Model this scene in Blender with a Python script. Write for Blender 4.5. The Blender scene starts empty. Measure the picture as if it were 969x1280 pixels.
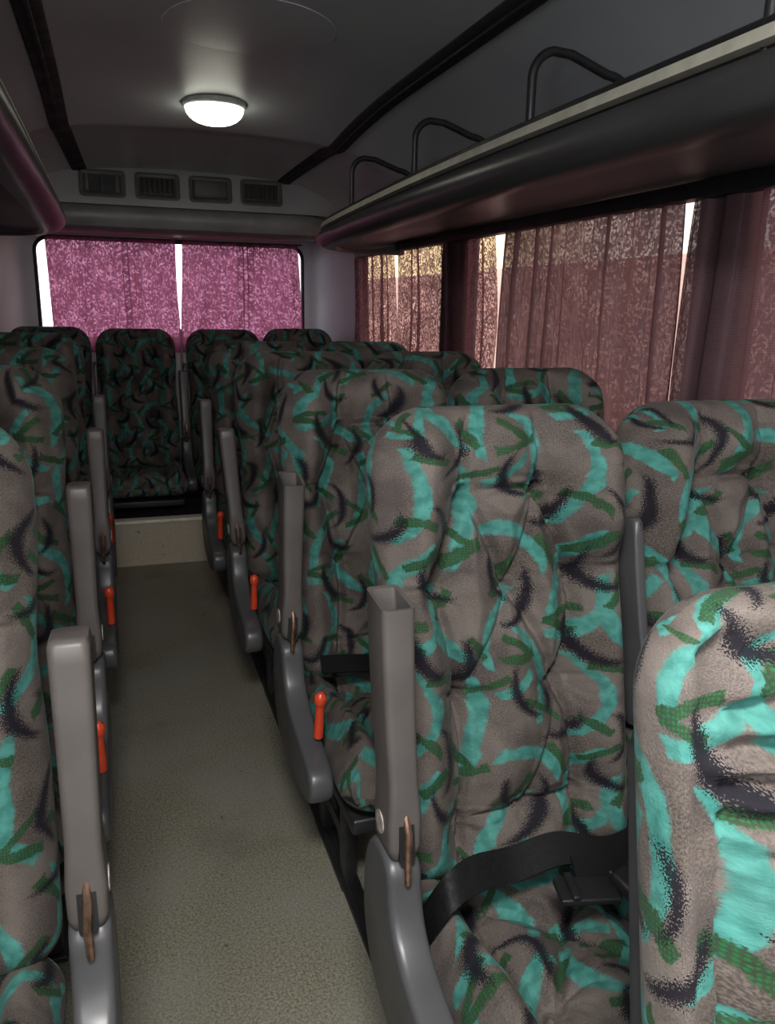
import bpy, bmesh, math, random
from mathutils import Vector, Matrix, noise as mnoise
C = bpy.context.scene.collection
R = math.radians
random.seed(7)

# ------------------------------------------------------------------ camera
H = 1.25
def set_camera(f=997.57, pitch=0.25297, yaw=0.32681, roll=0.0189):
    cy, sy, cp, sp = math.cos(yaw), math.sin(yaw), math.cos(pitch), math.sin(pitch)
    fw = Vector((sy*cp, cy*cp, -sp)); r = Vector((cy, -sy, 0)); u = r.cross(fw)
    r2 = r*math.cos(roll) + u*math.sin(roll); u2 = u*math.cos(roll) - r*math.sin(roll)
    cam = bpy.data.cameras.new('camera'); o = bpy.data.objects.new('camera', cam); C.objects.link(o)
    cam.sensor_fit = 'VERTICAL'; cam.sensor_height = 24; cam.sensor_width = 24*969/1280
    cam.lens = 24*f/1280; cam.clip_start = 0.02
    m = Matrix((( r2.x, u2.x, -fw.x, 0), (r2.y, u2.y, -fw.y, 0), (r2.z, u2.z, -fw.z, H), (0, 0, 0, 1)))
    o.matrix_world = m
    bpy.context.scene.camera = o
set_camera()
sc = bpy.context.scene
sc.view_settings.view_transform = 'Standard'; sc.view_settings.look = 'None'
sc.view_settings.gamma = 1; sc.view_settings.use_curve_mapping = False
sc.view_settings.exposure = 0.0

# ------------------------------------------------------------------ world, daylight and added fill
WORLD_STRENGTH = 2.6
w = bpy.data.worlds.new('sky'); sc.world = w; w.use_nodes = True
bgn = w.node_tree.nodes['Background']; bgn.inputs[1].default_value = WORLD_STRENGTH
wtc = w.node_tree.nodes.new('ShaderNodeTexCoord'); wsp = w.node_tree.nodes.new('ShaderNodeSeparateXYZ'); wrp = w.node_tree.nodes.new('ShaderNodeValToRGB')
w.node_tree.links.new(wtc.outputs['Generated'], wsp.inputs[0]); w.node_tree.links.new(wsp.outputs[0], wrp.inputs[0]); w.node_tree.links.new(wrp.outputs[0], bgn.inputs[0])
cr_ = wrp.color_ramp; cr_.elements[0].position = 0.20; cr_.elements[0].color = (.93, .90, 1.0, 1); cr_.elements[1].position = 0.72; cr_.elements[1].color = (.62, .60, .62, 1)
for p_, c_ in ((.27, (1.0, .80, .46, 1)), (.43, (1.0, .80, .46, 1)), (.55, (.85, .76, .66, 1))):
    q_ = cr_.elements.new(p_); q_.color = c_
def area(name, loc, target, sx, sy, power, col):
    l = bpy.data.lights.new(name, 'AREA'); l.shape = 'RECTANGLE'; l.size = sx; l.size_y = sy; l.energy = power; l.color = col
    o = bpy.data.objects.new(name, l); C.objects.link(o); o.location = loc
    o.rotation_euler = (Vector(target)-Vector(loc)).to_track_quat('-Z', 'Y').to_euler()
    return o
area('windshield_daylight', (0.34, -0.86, 1.40), (0.34, 1.6, 0.35), 1.5, 0.75, 6, (1.0, 0.98, 0.96))
area('front_fill_light', (-0.05, -0.10, 1.82), (-0.02, 0.0, 0.0), 0.30, 0.24, 36, (1.0, 0.98, 0.94))  # added fill, unseen above the camera, so light falls off faster towards the rear
area('door_daylight', (-0.52, -0.12, 1.40), (0.40, 0.42, 0.95), 0.6, 0.6, 17, (0.95, 0.98, 1.0))

# ------------------------------------------------------------------ helpers
def tag(o, label=None, cat=None, group=None, kind=None):
    if label: o['label'] = label
    if cat: o['category'] = cat
    if group: o['group'] = group
    if kind: o['kind'] = kind
    return o
def empty(name, loc=(0, 0, 0), rz=0):
    o = bpy.data.objects.new(name, None); C.objects.link(o); o.location = loc; o.rotation_euler = (0, 0, rz)
    o.empty_display_size = 0.1
    return o
class MB:
    """collects shapes into one mesh"""
    def __init__(s): s.v = []; s.f = []; s.uv = {}
    def add(s, vs, fs, M=None):
        b = len(s.v)
        s.v += [tuple(M @ Vector(p)) if M else tuple(p) for p in vs]
        s.f += [tuple(i+b for i in f) for f in fs]
    def box(s, x0, x1, y0, y1, z0, z1, M=None, bev=0.0):
        if bev > 0:
            bm = bmesh.new(); bmesh.ops.create_cube(bm, size=1)
            for v in bm.verts:
                v.co = ((x0+x1)/2+v.co.x*(x1-x0), (y0+y1)/2+v.co.y*(y1-y0), (z0+z1)/2+v.co.z*(z1-z0))
            bmesh.ops.bevel(bm, geom=bm.edges[:], offset=bev, segments=3, affect='EDGES', profile=0.5)
            bm.verts.index_update()
            s.add([v.co.copy() for v in bm.verts], [[v.index for v in f.verts] for f in bm.faces], M); bm.free(); return
        vs = [(x, y, z) for x in (x0, x1) for y in (y0, y1) for z in (z0, z1)]
        s.add(vs, [(0, 1, 3, 2), (4, 6, 7, 5), (0, 4, 5, 1), (2, 3, 7, 6), (0, 2, 6, 4), (1, 5, 7, 3)], M)
    def loft(s, rings, cap0=True, cap1=True, closed=True, M=None):
        n = len(rings[0]); vs = [p for r in rings for p in r]; fs = []
        for i in range(len(rings)-1):
            for j in range(n if closed else n-1):
                k = (j+1) % n
                fs.append((i*n+j, i*n+k, (i+1)*n+k, (i+1)*n+j))
        if cap0: fs.append(tuple(range(n-1, -1, -1)))
        if cap1: fs.append(tuple((len(rings)-1)*n+j for j in range(n)))
        s.add(vs, fs, M)
    def tube(s, pts, r, n=10, caps=True, M=None):
        pts = [Vector(p) for p in pts]; rings = []
        up = None
        for i, p in enumerate(pts):
            t = (pts[min(i+1, len(pts)-1)]-pts[max(i-1, 0)]).normalized()
            if up is None:
                up = Vector((0, 0, 1)) if abs(t.z) < 0.9 else Vector((1, 0, 0))
            up = (up - t*up.dot(t)).normalized(); b = t.cross(up)
            rr = r[i] if isinstance(r, (list, tuple)) else r
            rings.append([p+(up*math.cos(2*math.pi*k/n)+b*math.sin(2*math.pi*k/n))*rr for k in range(n)])
        s.loft(rings, caps, caps, True, M)
    def build(s, name, mat, parent=None, smooth=True, angle=40, loc=None):
        me = bpy.data.meshes.new(name); me.from_pydata(s.v, [], s.f); me.validate()
        bm = bmesh.new(); bm.from_mesh(me); bmesh.ops.recalc_face_normals(bm, faces=bm.faces[:]); bm.to_mesh(me); bm.free()
        if smooth:
            me.shade_smooth()
            try: me.set_sharp_from_angle(angle=R(angle))
            except Exception: pass
        me.materials.append(mat)
        o = bpy.data.objects.new(name, me); C.objects.link(o)
        if parent: o.parent = parent
        if loc: o.location = loc
        return o
def rrect(cx, cy, hx, hy, r, n=4):
    pts = []
    for (sx, sy, a0) in ((1, 1, 0), (-1, 1, 90), (-1, -1, 180), (1, -1, 270)):
        for k in range(n+1):
            a = R(a0+90*k/n)
            pts.append((cx+sx*(hx-r)+r*math.cos(a), cy+sy*(hy-r)+r*math.sin(a)))
    return pts
def grid_mesh(name, P, mat, parent=None, uv=None, closed_u=False):
    """P[i][j] grid of points"""
    n, m = len(P), len(P[0]); vs = [tuple(p) for row in P for p in row]; fs = []
    for i in range(n-1):
        for j in range(m-1): fs.append((i*m+j, i*m+j+1, (i+1)*m+j+1, (i+1)*m+j))
    me = bpy.data.meshes.new(name); me.from_pydata(vs, [], fs)
    if uv:
        L = me.uv_layers.new(name='UVMap'); fl = [q for row in uv for q in row]
        for lp in me.loops: L.data[lp.index].uv = fl[lp.vertex_index]
    me.shade_smooth(); me.materials.append(mat)
    o = bpy.data.objects.new(name, me); C.objects.link(o)
    if parent: o.parent = parent
    return o

# ------------------------------------------------------------------ materials
class NT:
    def __init__(s, name):
        s.mat = bpy.data.materials.new(name); s.mat.use_nodes = True; s.t = s.mat.node_tree
        s.b = s.t.nodes['Principled BSDF']; s.out = s.t.nodes['Material Output']
    def n(s, typ, **kw):
        x = s.t.nodes.new(typ)
        for k, v in kw.items(): setattr(x, k, v)
        return x
    def link(s, a, b): s.t.links.new(a, b)
    def put(s, sock, v):
        if hasattr(v, 'links') or isinstance(v, bpy.types.NodeSocket): s.link(v, sock)
        else: sock.default_value = v
    def m(s, op, a, b=None, c=None, clamp=False):
        x = s.n('ShaderNodeMath', operation=op); x.use_clamp = clamp
        s.put(x.inputs[0], a)
        if b is not None: s.put(x.inputs[1], b)
        if c is not None: s.put(x.inputs[2], c)
        return x.outputs[0]
    def ramp(s, v, a, b, lo=0.0, hi=1.0):
        x = s.n('ShaderNodeMapRange', interpolation_type='SMOOTHSTEP')
        s.put(x.inputs[0], v); s.put(x.inputs[1], a); s.put(x.inputs[2], b); s.put(x.inputs[3], lo); s.put(x.inputs[4], hi)
        return x.outputs[0]
    def mix(s, f, a, b):
        x = s.n('ShaderNodeMix', data_type='RGBA'); s.put(x.inputs[0], f)
        s.put(x.inputs[6], a); s.put(x.inputs[7], b); return x.outputs[2]
    def noise(s, vec, scale, detail=3, rough=0.5):
        x = s.n('ShaderNodeTexNoise'); s.put(x.inputs['Vector'], vec)
        x.inputs['Scale'].default_value = scale; x.inputs['Detail'].default_value = detail; x.inputs['Roughness'].default_value = rough
        return x.outputs[0]
    def vec(s, x, y, z=0.0):
        c = s.n('ShaderNodeCombineXYZ'); s.put(c.inputs[0], x); s.put(c.inputs[1], y); s.put(c.inputs[2], z); return c.outputs[0]
    def bump(s, h, strength, dist=0.002):
        x = s.n('ShaderNodeBump'); x.inputs['Strength'].default_value = strength; x.inputs['Distance'].default_value = dist
        s.link(h, x.inputs['Height']); s.link(x.outputs[0], s.b.inputs['Normal'])
def rgb(r, g, b): return (r, g, b, 1)
def plain(name, col, rough=0.5, metal=0.0, var=0.12, scale=30, bump=0.0, bscale=300, spec=0.5, stretch=None):
    t = NT(name); tc = t.n('ShaderNodeTexCoord').outputs['Object']
    if stretch:
        mp = t.n('ShaderNodeMapping'); mp.inputs['Scale'].default_value = stretch; t.link(tc, mp.inputs[0]); tc = mp.outputs[0]
    nz = t.noise(tc, scale, 4)
    a = rgb(*[c*(1-var) for c in col]); b = rgb(*[min(1, c*(1+var)) for c in col])
    t.link(t.mix(t.ramp(nz, 0.3, 0.7), a, b), t.b.inputs['Base Color'])
    t.b.inputs['Roughness'].default_value = rough; t.b.inputs['Metallic'].default_value = metal
    t.b.inputs['Specular IOR Level'].default_value = spec
    t.link(t.ramp(t.noise(tc, scale*0.6, 3), 0.3, 0.7, rough*0.85, min(1, rough*1.15)), t.b.inputs['Roughness'])
    if bump: t.bump(t.noise(tc, bscale, 2), bump, 0.001)
    return t.mat

def fabric():
    """printed velour: taupe ground, teal brush ribbons, green stippled vees, speckled navy crescents"""
    t = NT('printed_velour')
    uv = t.n('ShaderNodeUVMap').outputs[0]
    oi = t.n('ShaderNodeObjectInfo').outputs['Random']
    sep = t.n('ShaderNodeSeparateXYZ'); t.link(uv, sep.inputs[0])
    base = t.vec(t.m('ADD', sep.outputs[0], t.m('MULTIPLY', oi, 7.31)), t.m('ADD', sep.outputs[1], t.m('MULTIPLY', oi, 13.7)))
    nwarp = t.n('ShaderNodeTexNoise'); t.link(base, nwarp.inputs['Vector']); nwarp.inputs['Scale'].default_value = 6; nwarp.inputs['Detail'].default_value = 2
    vm = t.n('ShaderNodeVectorMath', operation='MULTIPLY_ADD'); t.link(nwarp.outputs['Color'], vm.inputs[0]); vm.inputs[1].default_value = (0.07, 0.07, 0); t.link(base, vm.inputs[2])
    s2 = t.n('ShaderNodeSeparateXYZ'); t.link(vm.outputs[0], s2.inputs[0]); X, Y = s2.outputs[0], s2.outputs[1]
    TX, TY = 0.29, 0.34
    def stroke(cx, cy, ang, L, wd, k, taper=0.5):
        a = R(ang); ca, sa = math.cos(a), math.sin(a)
        lx = t.m('WRAP', t.m('SUBTRACT', X, cx), TX/2, -TX/2); ly = t.m('WRAP', t.m('SUBTRACT', Y, cy), TY/2, -TY/2)
        u = t.m('MULTIPLY_ADD', lx, ca, t.m('MULTIPLY', ly, sa)); v = t.m('MULTIPLY_ADD', lx, -sa, t.m('MULTIPLY', ly, ca))
        uu = t.m('MULTIPLY', u, u)
        vv = t.m('ABSOLUTE', t.m('MULTIPLY_ADD', uu, -k, v))
        hw = t.m('MULTIPLY_ADD', uu, -wd*taper/(L*L), wd)
        return t.m('MINIMUM', t.m('SUBTRACT', hw, vv), t.m('SUBTRACT', L, t.m('ABSOLUTE', u)))
    def group(lst):
        r = None
        for q in lst:
            d = stroke(*q); r = d if r is None else t.m('MAXIMUM', r, d)
        return r
    teal = group([(0.04, 0.07, 80.0, 0.0806, 0.0135, 4.800000000000001, 0.3), (0.05, 0.245, 68.0, 0.0754, 0.0125, -6.4, 0.2), (0.15, 0.165, 104.0, 0.0858, 0.013, 4.800000000000001, 0.4), (0.19, 0.315, 62.0, 0.078, 0.0135, -4.0, 0.2),
                  (0.235, 0.115, 86.0, 0.0754, 0.0125, 7.2, 0.3), (0.12, 0.03, 150.0, 0.0598, 0.012, 6.4, 0.2), (0.26, 0.235, 112.0, 0.0728, 0.0145, -7.2, 0.3), (0.1, 0.135, 40.0, 0.0442, 0.011, 4.800000000000001, 0.1), (0.21, 0.225, 20.0, 0.0442, 0.011, 6.4, 0.1)])
    navy = group([(.095, .115, 118, .050, .0125, -11), (.02, .17, 75, .046, .0120, 12), (.125, .265, 55, .052, .0130, 10), (.215, .20, 128, .050, .0135, -10),
                  (.275, .05, 95, .046, .0120, 12), (.185, .055, 35, .040, .0110, 11), (.245, .305, 140, .044, .0120, -12), (.165, .12, 100, .03, .010, 12), (.07, .31, 110, .036, .011, -12)])
    green = group([(0.105, 0.185, 15.0, 0.034, 0.007, 2.0, 0.0), (0.1, 0.208, -28.0, 0.03, 0.0066, 0.0, 0.0), (0.085, 0.31, 35.0, 0.036, 0.007, 3.0, 0.0), (0.195, 0.255, 12.0, 0.034, 0.007, -3.0, 0.0),
                   (0.19, 0.234, -25.0, 0.028, 0.0066, 0.0, 0.0), (0.02, 0.015, 20.0, 0.034, 0.007, 2.0, 0.0), (0.015, 0.038, 140.0, 0.03, 0.0061, 0.0, 0.0), (0.145, 0.098, 155.0, 0.036, 0.007, 4.0, 0.0),
                   (0.235, 0.02, 30.0, 0.032, 0.0066, 0.0, 0.0), (0.25, 0.17, 165.0, 0.032, 0.007, 3.0, 0.0), (0.055, 0.135, 25.0, 0.032, 0.0066, 2.0, 0.0), (0.165, 0.005, 125.0, 0.03, 0.007, 0.0, 0.0),
                   (0.275, 0.285, 60.0, 0.03, 0.0066, 3.0, 0.0), (0.225, 0.075, 150.0, 0.03, 0.007, 3.0, 0.0), (0.03, 0.205, 130.0, 0.028, 0.0066, 0.0, 0.0)])
    fine = t.noise(base, 420, 2, 0.6); mid = t.noise(base, 60, 3)
    spk = t.noise(base, 620, 1, .5)
    # ground
    ground = t.mix(t.ramp(t.noise(base, 9, 4), .3, .7), rgb(.054, .045, .039), rgb(.142, .121, .110))
    ground = t.mix(t.ramp(fine, .35, .65), ground, t.mix(.5, ground, rgb(.18, .15, .133)))
    # thin scatter of dark flecks across the ground
    fleck = t.m('MULTIPLY', t.ramp(t.m('SUBTRACT', t.noise(base, 11, 2), t.m('MULTIPLY', spk, .55)), .26, .34), .55)
    ground = t.mix(fleck, ground, rgb(.05, .042, .042))
    tm = t.ramp(t.m('ADD', teal, t.m('MULTIPLY_ADD', fine, .006, t.m('MULTIPLY_ADD', mid, .010, -.008))), -.001, .004)
    tcol = t.mix(t.ramp(mid, .3, .7), rgb(.022, .165, .142), rgb(.065, .285, .25))
    col = t.mix(t.m('MULTIPLY', tm, .82), ground, tcol)
    gm0 = t.ramp(t.m('ADD', green, t.m('MULTIPLY_ADD', fine, .009, t.m('MULTIPLY_ADD', mid, .012, -.0105))), -.0005, .0012)
    vo = t.n('ShaderNodeTexVoronoi'); t.link(base, vo.inputs['Vector']); vo.inputs['Scale'].default_value = 260; vo.inputs['Randomness'].default_value = .3
    gcol = t.mix(t.ramp(vo.outputs['Distance'], .2, .5), rgb(.016, .105, .034), rgb(.028, .048, .026))
    col = t.mix(t.m('MULTIPLY', gm0, .95), col, gcol)
    nm = t.ramp(t.m('SUBTRACT', t.m('MULTIPLY', navy, 70), t.ramp(spk, .25, .75)), -.45, -.28)
    col = t.mix(t.m('MULTIPLY', nm, .97), col, rgb(.011, .010, .015))
    t.link(col, t.b.inputs['Base Color'])
    t.b.inputs['Roughness'].default_value = .8; t.b.inputs['Specular IOR Level'].default_value = .12
    t.b.inputs['Sheen Weight'].default_value = .05; t.b.inputs['Sheen Roughness'].default_value = .35; t.b.inputs['Sheen Tint'].default_value = rgb(.85, .95, .92)
    t.bump(t.m('ADD', t.m('MULTIPLY', t.noise(base, 26, 3), 1.6), t.m('MULTIPLY', fine, .25)), .55, .004)
    return t.mat

def curtain_mat(name, thin, body, hole, freq=170, tint=.45):
    """loosely woven cloth: diffuse + translucent threads with pinholes between them"""
    t = NT(name)
    uv = t.n('ShaderNodeUVMap').outputs[0]
    sep = t.n('ShaderNodeSeparateXYZ'); t.link(uv, sep.inputs[0])
    wv = t.vec(sep.outputs[0], t.m('MULTIPLY', sep.outputs[1], .75))
    vo = t.n('ShaderNodeTexVoronoi'); t.link(wv, vo.inputs['Vector']); vo.inputs['Scale'].default_value = freq
    n1 = t.n('ShaderNodeSeparateXYZ'); t.link(vo.outputs['Color'], n1.inputs[0]); n2 = t.noise(uv, 14, 3)
    hm = t.ramp(n1.outputs[0], .45, .95, hole*.12, hole)
    hm = t.m('MULTIPLY', hm, t.ramp(n2, .25, .7, .45, 1.15))
    warp = t.n('ShaderNodeTexWave', wave_type='BANDS', bands_direction='Y'); t.link(uv, warp.inputs[0]); warp.inputs['Scale'].default_value = 60; warp.inputs['Distortion'].default_value = 2
    cloth = t.mix(t.ramp(warp.outputs[1], .2, .8), rgb(*[c*.85 for c in body]), rgb(*[c*1.1 for c in body]))
    d = t.n('ShaderNodeBsdfDiffuse'); t.link(cloth, d.inputs[0])
    tr = t.n('ShaderNodeBsdfTranslucent'); tr.inputs[0].default_value = rgb(*thin)
    m1 = t.n('ShaderNodeMixShader'); m1.inputs[0].default_value = .55; t.link(d.outputs[0], m1.inputs[1]); t.link(tr.outputs[0], m1.inputs[2])
    tp = t.n('ShaderNodeBsdfTransparent'); tp.inputs[0].default_value = rgb(*[min(1, tint+(1-tint)*c/max(thin)) for c in thin])
    m2 = t.n('ShaderNodeMixShader'); t.link(hm, m2.inputs[0]); t.link(m1.outputs[0], m2.inputs[1]); t.link(tp.outputs[0], m2.inputs[2])
    t.link(m2.outputs[0], t.out.inputs[0])
    return t.mat
def floor_mat(name, a, b, c):
    t = NT(name); tc = t.n('ShaderNodeTexCoord').outputs['Object']
    col = t.mix(t.ramp(t.noise(tc, 190, 6, .8), .38, .62), rgb(*a), rgb(*b))
    col = t.mix(t.ramp(t.noise(tc, 3.0, 4), .35, .7, 0, .55), col, rgb(*c))
    col = t.mix(t.ramp(t.noise(tc, 48, 2), .70, .76, 0, .7), col, rgb(.05, .045, .035))
    col = t.mix(t.ramp(t.noise(tc, 1.7, 5, .6), .52, .72, 0, .45), col, rgb(*[c_*.55 for c_ in a]))
    t.link(col, t.b.inputs['Base Color']); t.b.inputs['Roughness'].default_value = .62
    t.bump(t.noise(tc, 220, 3), .35, .002)
    return t.mat
def emit(name, col, s):
    t = NT(name); t.b.inputs['Base Color'].default_value = rgb(.9, .9, .85); t.b.inputs['Emission Color'].default_value = rgb(*col)
    t.b.inputs['Emission Strength'].default_value = s; t.b.inputs['Roughness'].default_value = .3
    tc = t.n('ShaderNodeTexCoord').outputs['Object']
    t.link(t.ramp(t.noise(tc, 8, 1), .2, .8, s*.9, s*1.1), t.b.inputs['Emission Strength'])
    return t.mat
def glass_mat():
    t = NT('window_glass'); g = t.n('ShaderNodeBsdfGlossy'); g.inputs['Roughness'].default_value = .02
    tp = t.n('ShaderNodeBsdfTransparent'); lw = t.n('ShaderNodeLayerWeight'); lw.inputs[0].default_value = .5
    fr = t.m('MULTIPLY_ADD', t.m('POWER', lw.outputs['Facing'], 5), .4, .03)
    m = t.n('ShaderNodeMixShader'); t.link(fr, m.inputs[0]); t.link(tp.outputs[0], m.inputs[1]); t.link(g.outputs[0], m.inputs[2])
    t.link(m.outputs[0], t.out.inputs[0]); return t.mat

FAB = fabric()
GREY = plain('grey_moulded_plastic', (.090, .080, .076), .42, var=.10, scale=14, bump=.12, bscale=900)
PANEL = plain('dark_grey_plastic', (.068, .068, .072), .38, var=.10, scale=10)
BLACK = plain('black_painted_steel', (.018, .018, .02), .45, var=.2)
DARK = plain('black_plastic', (.012, .012, .013), .5, var=.2)
SHELL = plain('dark_back_shell', (.03, .03, .032), .6, var=.15)
STEEL = plain('worn_steel', (.36, .22, .16), .30, metal=.9, var=.3, scale=80)
RED = plain('orange_red_plastic', (.62, .060, .022), .35, var=.08)
WEB = plain('black_webbing', (.006, .006, .007), .6, var=.25, scale=200, bump=.4, bscale=600, spec=.2)
CEIL = plain('grey_ceiling_vinyl', (.50, .53, .55), .42, var=.06, scale=2.5)
STRIP = plain('dark_ceiling_trim', (.030, .030, .032), .65, var=.1, spec=.25)
RACK = plain('dark_rack_plastic', (.050, .050, .051), .34, var=.16, scale=18, stretch=(1, .15, 1))
UNDER = plain('grey_rack_underside', (.125, .120, .126), .45, var=.05, scale=3)
ALU = plain('pale_trim_strip', (.62, .60, .50), .4, metal=.2, var=.12, scale=20)
BULK = plain('grey_bulkhead_plastic', (.30, .30, .295), .5, var=.08, scale=4)
BULKD = plain('scuffed_bulkhead_lip', (.20, .20, .19), .42, var=.15, scale=9)
VENTM = plain('taupe_vent_plastic', (.060, .058, .050), .5, var=.1)
SIDEM = plain('dark_grey_side_trim', (.16, .16, .17), .55, var=.05, scale=3)
WALLM = plain('grey_wall_panel', (.66, .66, .70), .55, var=.04, scale=3)
RUBBER = plain('black_rubber_seal', (.012, .012, .014), .5, var=.2)
FLOOR = floor_mat('speckled_vinyl_floor', (.105, .098, .066), (.33, .315, .24), (.26, .257, .225))
STEP = floor_mat('speckled_step_vinyl', (.44, .38, .28), (.62, .55, .42), (.52, .46, .36))
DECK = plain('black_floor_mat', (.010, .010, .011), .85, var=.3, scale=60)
NOSE = plain('pale_step_nosing', (.86, .82, .66), .4, var=.08)
GLASS = glass_mat()
CURT_P = curtain_mat('magenta_woven_curtain', (.23, .060, .125), (.17, .06, .10), .19, 150, .28)
CURT_M = curtain_mat('gold_lit_maroon_curtain', (.13, .055, .065), (.20, .105, .120), .62, 210, .78)
CURT_L = curtain_mat('plum_lined_curtain', (.05, .018, .035), (.15, .055, .09), .03, 150, .3)
CURT_N = curtain_mat('dusty_maroon_curtain', (.115, .060, .066), (.27, .165, .188), .13, 230, .75)
LAMP = emit('lamp_diffuser_glow', (1.0, .98, .82), 5.5)
TAN = plain('tan_plastic', (.30, .22, .15), .5)

# ------------------------------------------------------------------ the bus shell
XC, HW = .345, .900
XL, XR = XC-HW, XC+HW
YF, YB = -0.95, 4.82          # front and rear of the saloon
def struct(o): return tag(o, kind='structure')
m = MB(); m.box(XL-.05, XR+.05, YF-.05, 3.90, -.06, 0); floor = struct(m.build('floor', FLOOR))
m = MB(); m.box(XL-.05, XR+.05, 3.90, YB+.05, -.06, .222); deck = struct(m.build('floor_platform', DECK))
m = MB(); m.box(XL+.002, XR-.002, 3.888, 3.9, 0.0, .212); struct(m.build('trim_1', STEP))          # riser
m = MB(); m.box(XL+.002, XR-.002, 3.878, 3.945, .212, .228, bev=.004); struct(m.build('trim_2', NOSE))   # nosing

def ceil_z(x, y):
    d = abs(x-XC)
    z = 1.872 - .022*(d/.46)**2 if d < .46 else 1.85 - .075*((d-.46)/.42) - .15*((d-.46)/.42)**2
    if y > 2.3: 
        s = min(1, (y-2.3)/.78); z -= .040*s**2.2
    if y > 3.08:
        s = (y-3.08)/.9; z += .012*min(1, (y-3.08)/.12) - .030*s*s*min(1, 1/s if s > 1 else 1)
    return z
xs = [XL-.03+i*(2*HW+.06)/70 for i in range(71)]
ys = [YF-.05+i*(YB-YF+.1)/240 for i in range(241)]
P = [[(x, y, ceil_z(x, y)) for x in xs] for y in ys]
P2 = MB()
n_, m_ = len(ys), len(xs)
vs = [p for r in P for p in r]; fs = [(i*m_+j, i*m_+j+1, (i+1)*m_+j+1, (i+1)*m_+j) for i in range(n_-1) for j in range(m_-1)]
P2.add(vs, fs)
o = P2.build('ceiling', CEIL, angle=60); sm = o.modifiers.new('thick', 'SOLIDIFY'); sm.thickness = .05; sm.offset = 1
struct(o)
# two dark trim strips running along the roof
for k, sx in enumerate((-1, 1)):
    m = MB(); rings = []
    for i in range(90):
        y = YF+.02+i*(3.93-YF)/89
        c = XC+sx*(.475 - (.035*max(0, (y-3.0))**1.5))
        ring = []
        for (dx, dz) in ((-.030, .01), (-.030, -.004), (-.024, -.009), (-.006, -.009), (-.004, -.013), (.004, -.013), (.006, -.009), (.024, -.009), (.030, -.004), (.030, .01)):
            ring.append((c+dx, y, ceil_z(c+dx, y)+dz))
        rings.append(ring)
    m.loft(rings); struct(m.build('trim_%d' % (3+k), STRIP))
# roof hatch outline
m = MB(); hx, hy, hr = XC, 2.08, .20
ring = [(hx+hr*math.cos(a), hy+hr*math.sin(a), ceil_z(hx+hr*math.cos(a), hy+hr*math.sin(a))-.001) for a in [2*math.pi*i/64 for i in range(65)]]
m.tube(ring, .0012, 6, False)
hz = empty('roof_hatch', (0, 0, 0)); tag(hz, 'faint round hatch outline in the grey ceiling in front of the lamp', 'hatch')
m.build('seal_ring', CEIL, hz)
m = MB(); rings = []
for q in (1.0, .85, .6, .3, .02):
    rings.append([(hx+hr*q*math.cos(a), hy+hr*q*math.sin(a), ceil_z(hx+hr*q*math.cos(a), hy+hr*q*math.sin(a))-.002-.004*(1-q*q)) for a in [2*math.pi*i/48 for i in range(48)]])
m.loft(rings, False, True); m.build('cover', CEIL, hz)

# walls with window openings
def wall_side(name, x0, x1, openings, zb=.78, zt=1.56):
    m = MB(); y = YF
    m.box(x0, x1, YF, YB, -.06, zb); m.box(x0, x1, YF, YB, zt, 1.95)
    for (a, b) in openings:
        m.box(x0, x1, y, a, zb, zt); y = b
    m.box(x0, x1, y, YB, zb, zt)
    return struct(m.build(name, SIDEM))
OPR = [(.55, 1.40), (1.56, 2.80), (3.06, 4.18)]
OPL = [(1.2, 2.4), (2.7, 3.9)]
wall_side('wall_right', XR, XR+.04, OPR)
wall_side('wall_left', XL-.04, XL, OPL)
m = MB()                                              # front bulkhead with the windscreen opening
m.box(XL-.05, XR+.05, YF-.05, YF, -.06, .95); m.box(XL-.05, XR+.05, YF-.05, YF, 1.85, 1.98)
m.box(XL-.05, XL+.08, YF-.05, YF, .95, 1.85); m.box(XR-.08, XR+.05, YF-.05, YF, .95, 1.85)
struct(m.build('wall_front', SIDEM))
WX0, WX1, WZ0, WZ1 = -.362, 1.062, 1.00, 1.575
m = MB()
m.box(XL-.05, XR+.05, YB, YB+.05, -.06, WZ0); m.box(XL-.05, XR+.05, YB, YB+.05, WZ1, 1.98)
m.box(XL-.05, WX0-.03, YB, YB+.05, WZ0, WZ1); m.box(WX1+.03, XR+.05, YB, YB+.05, WZ0, WZ1)
ro_ = rrect((WX0+WX1)/2, (WZ0+WZ1)/2, (WX1-WX0)/2+.035, (WZ1-WZ0)/2+.005, .001, 6); ri_ = rrect((WX0+WX1)/2, (WZ0+WZ1)/2, (WX1-WX0)/2+.012, (WZ1-WZ0)/2-.006, .07, 6)
m.loft([[(u, YB, v) for u, v in ro_], [(u, YB, v) for u, v in ri_], [(u, YB+.045, v) for u, v in ri_], [(u, YB+.045, v) for u, v in ro_]], False, False)
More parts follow.
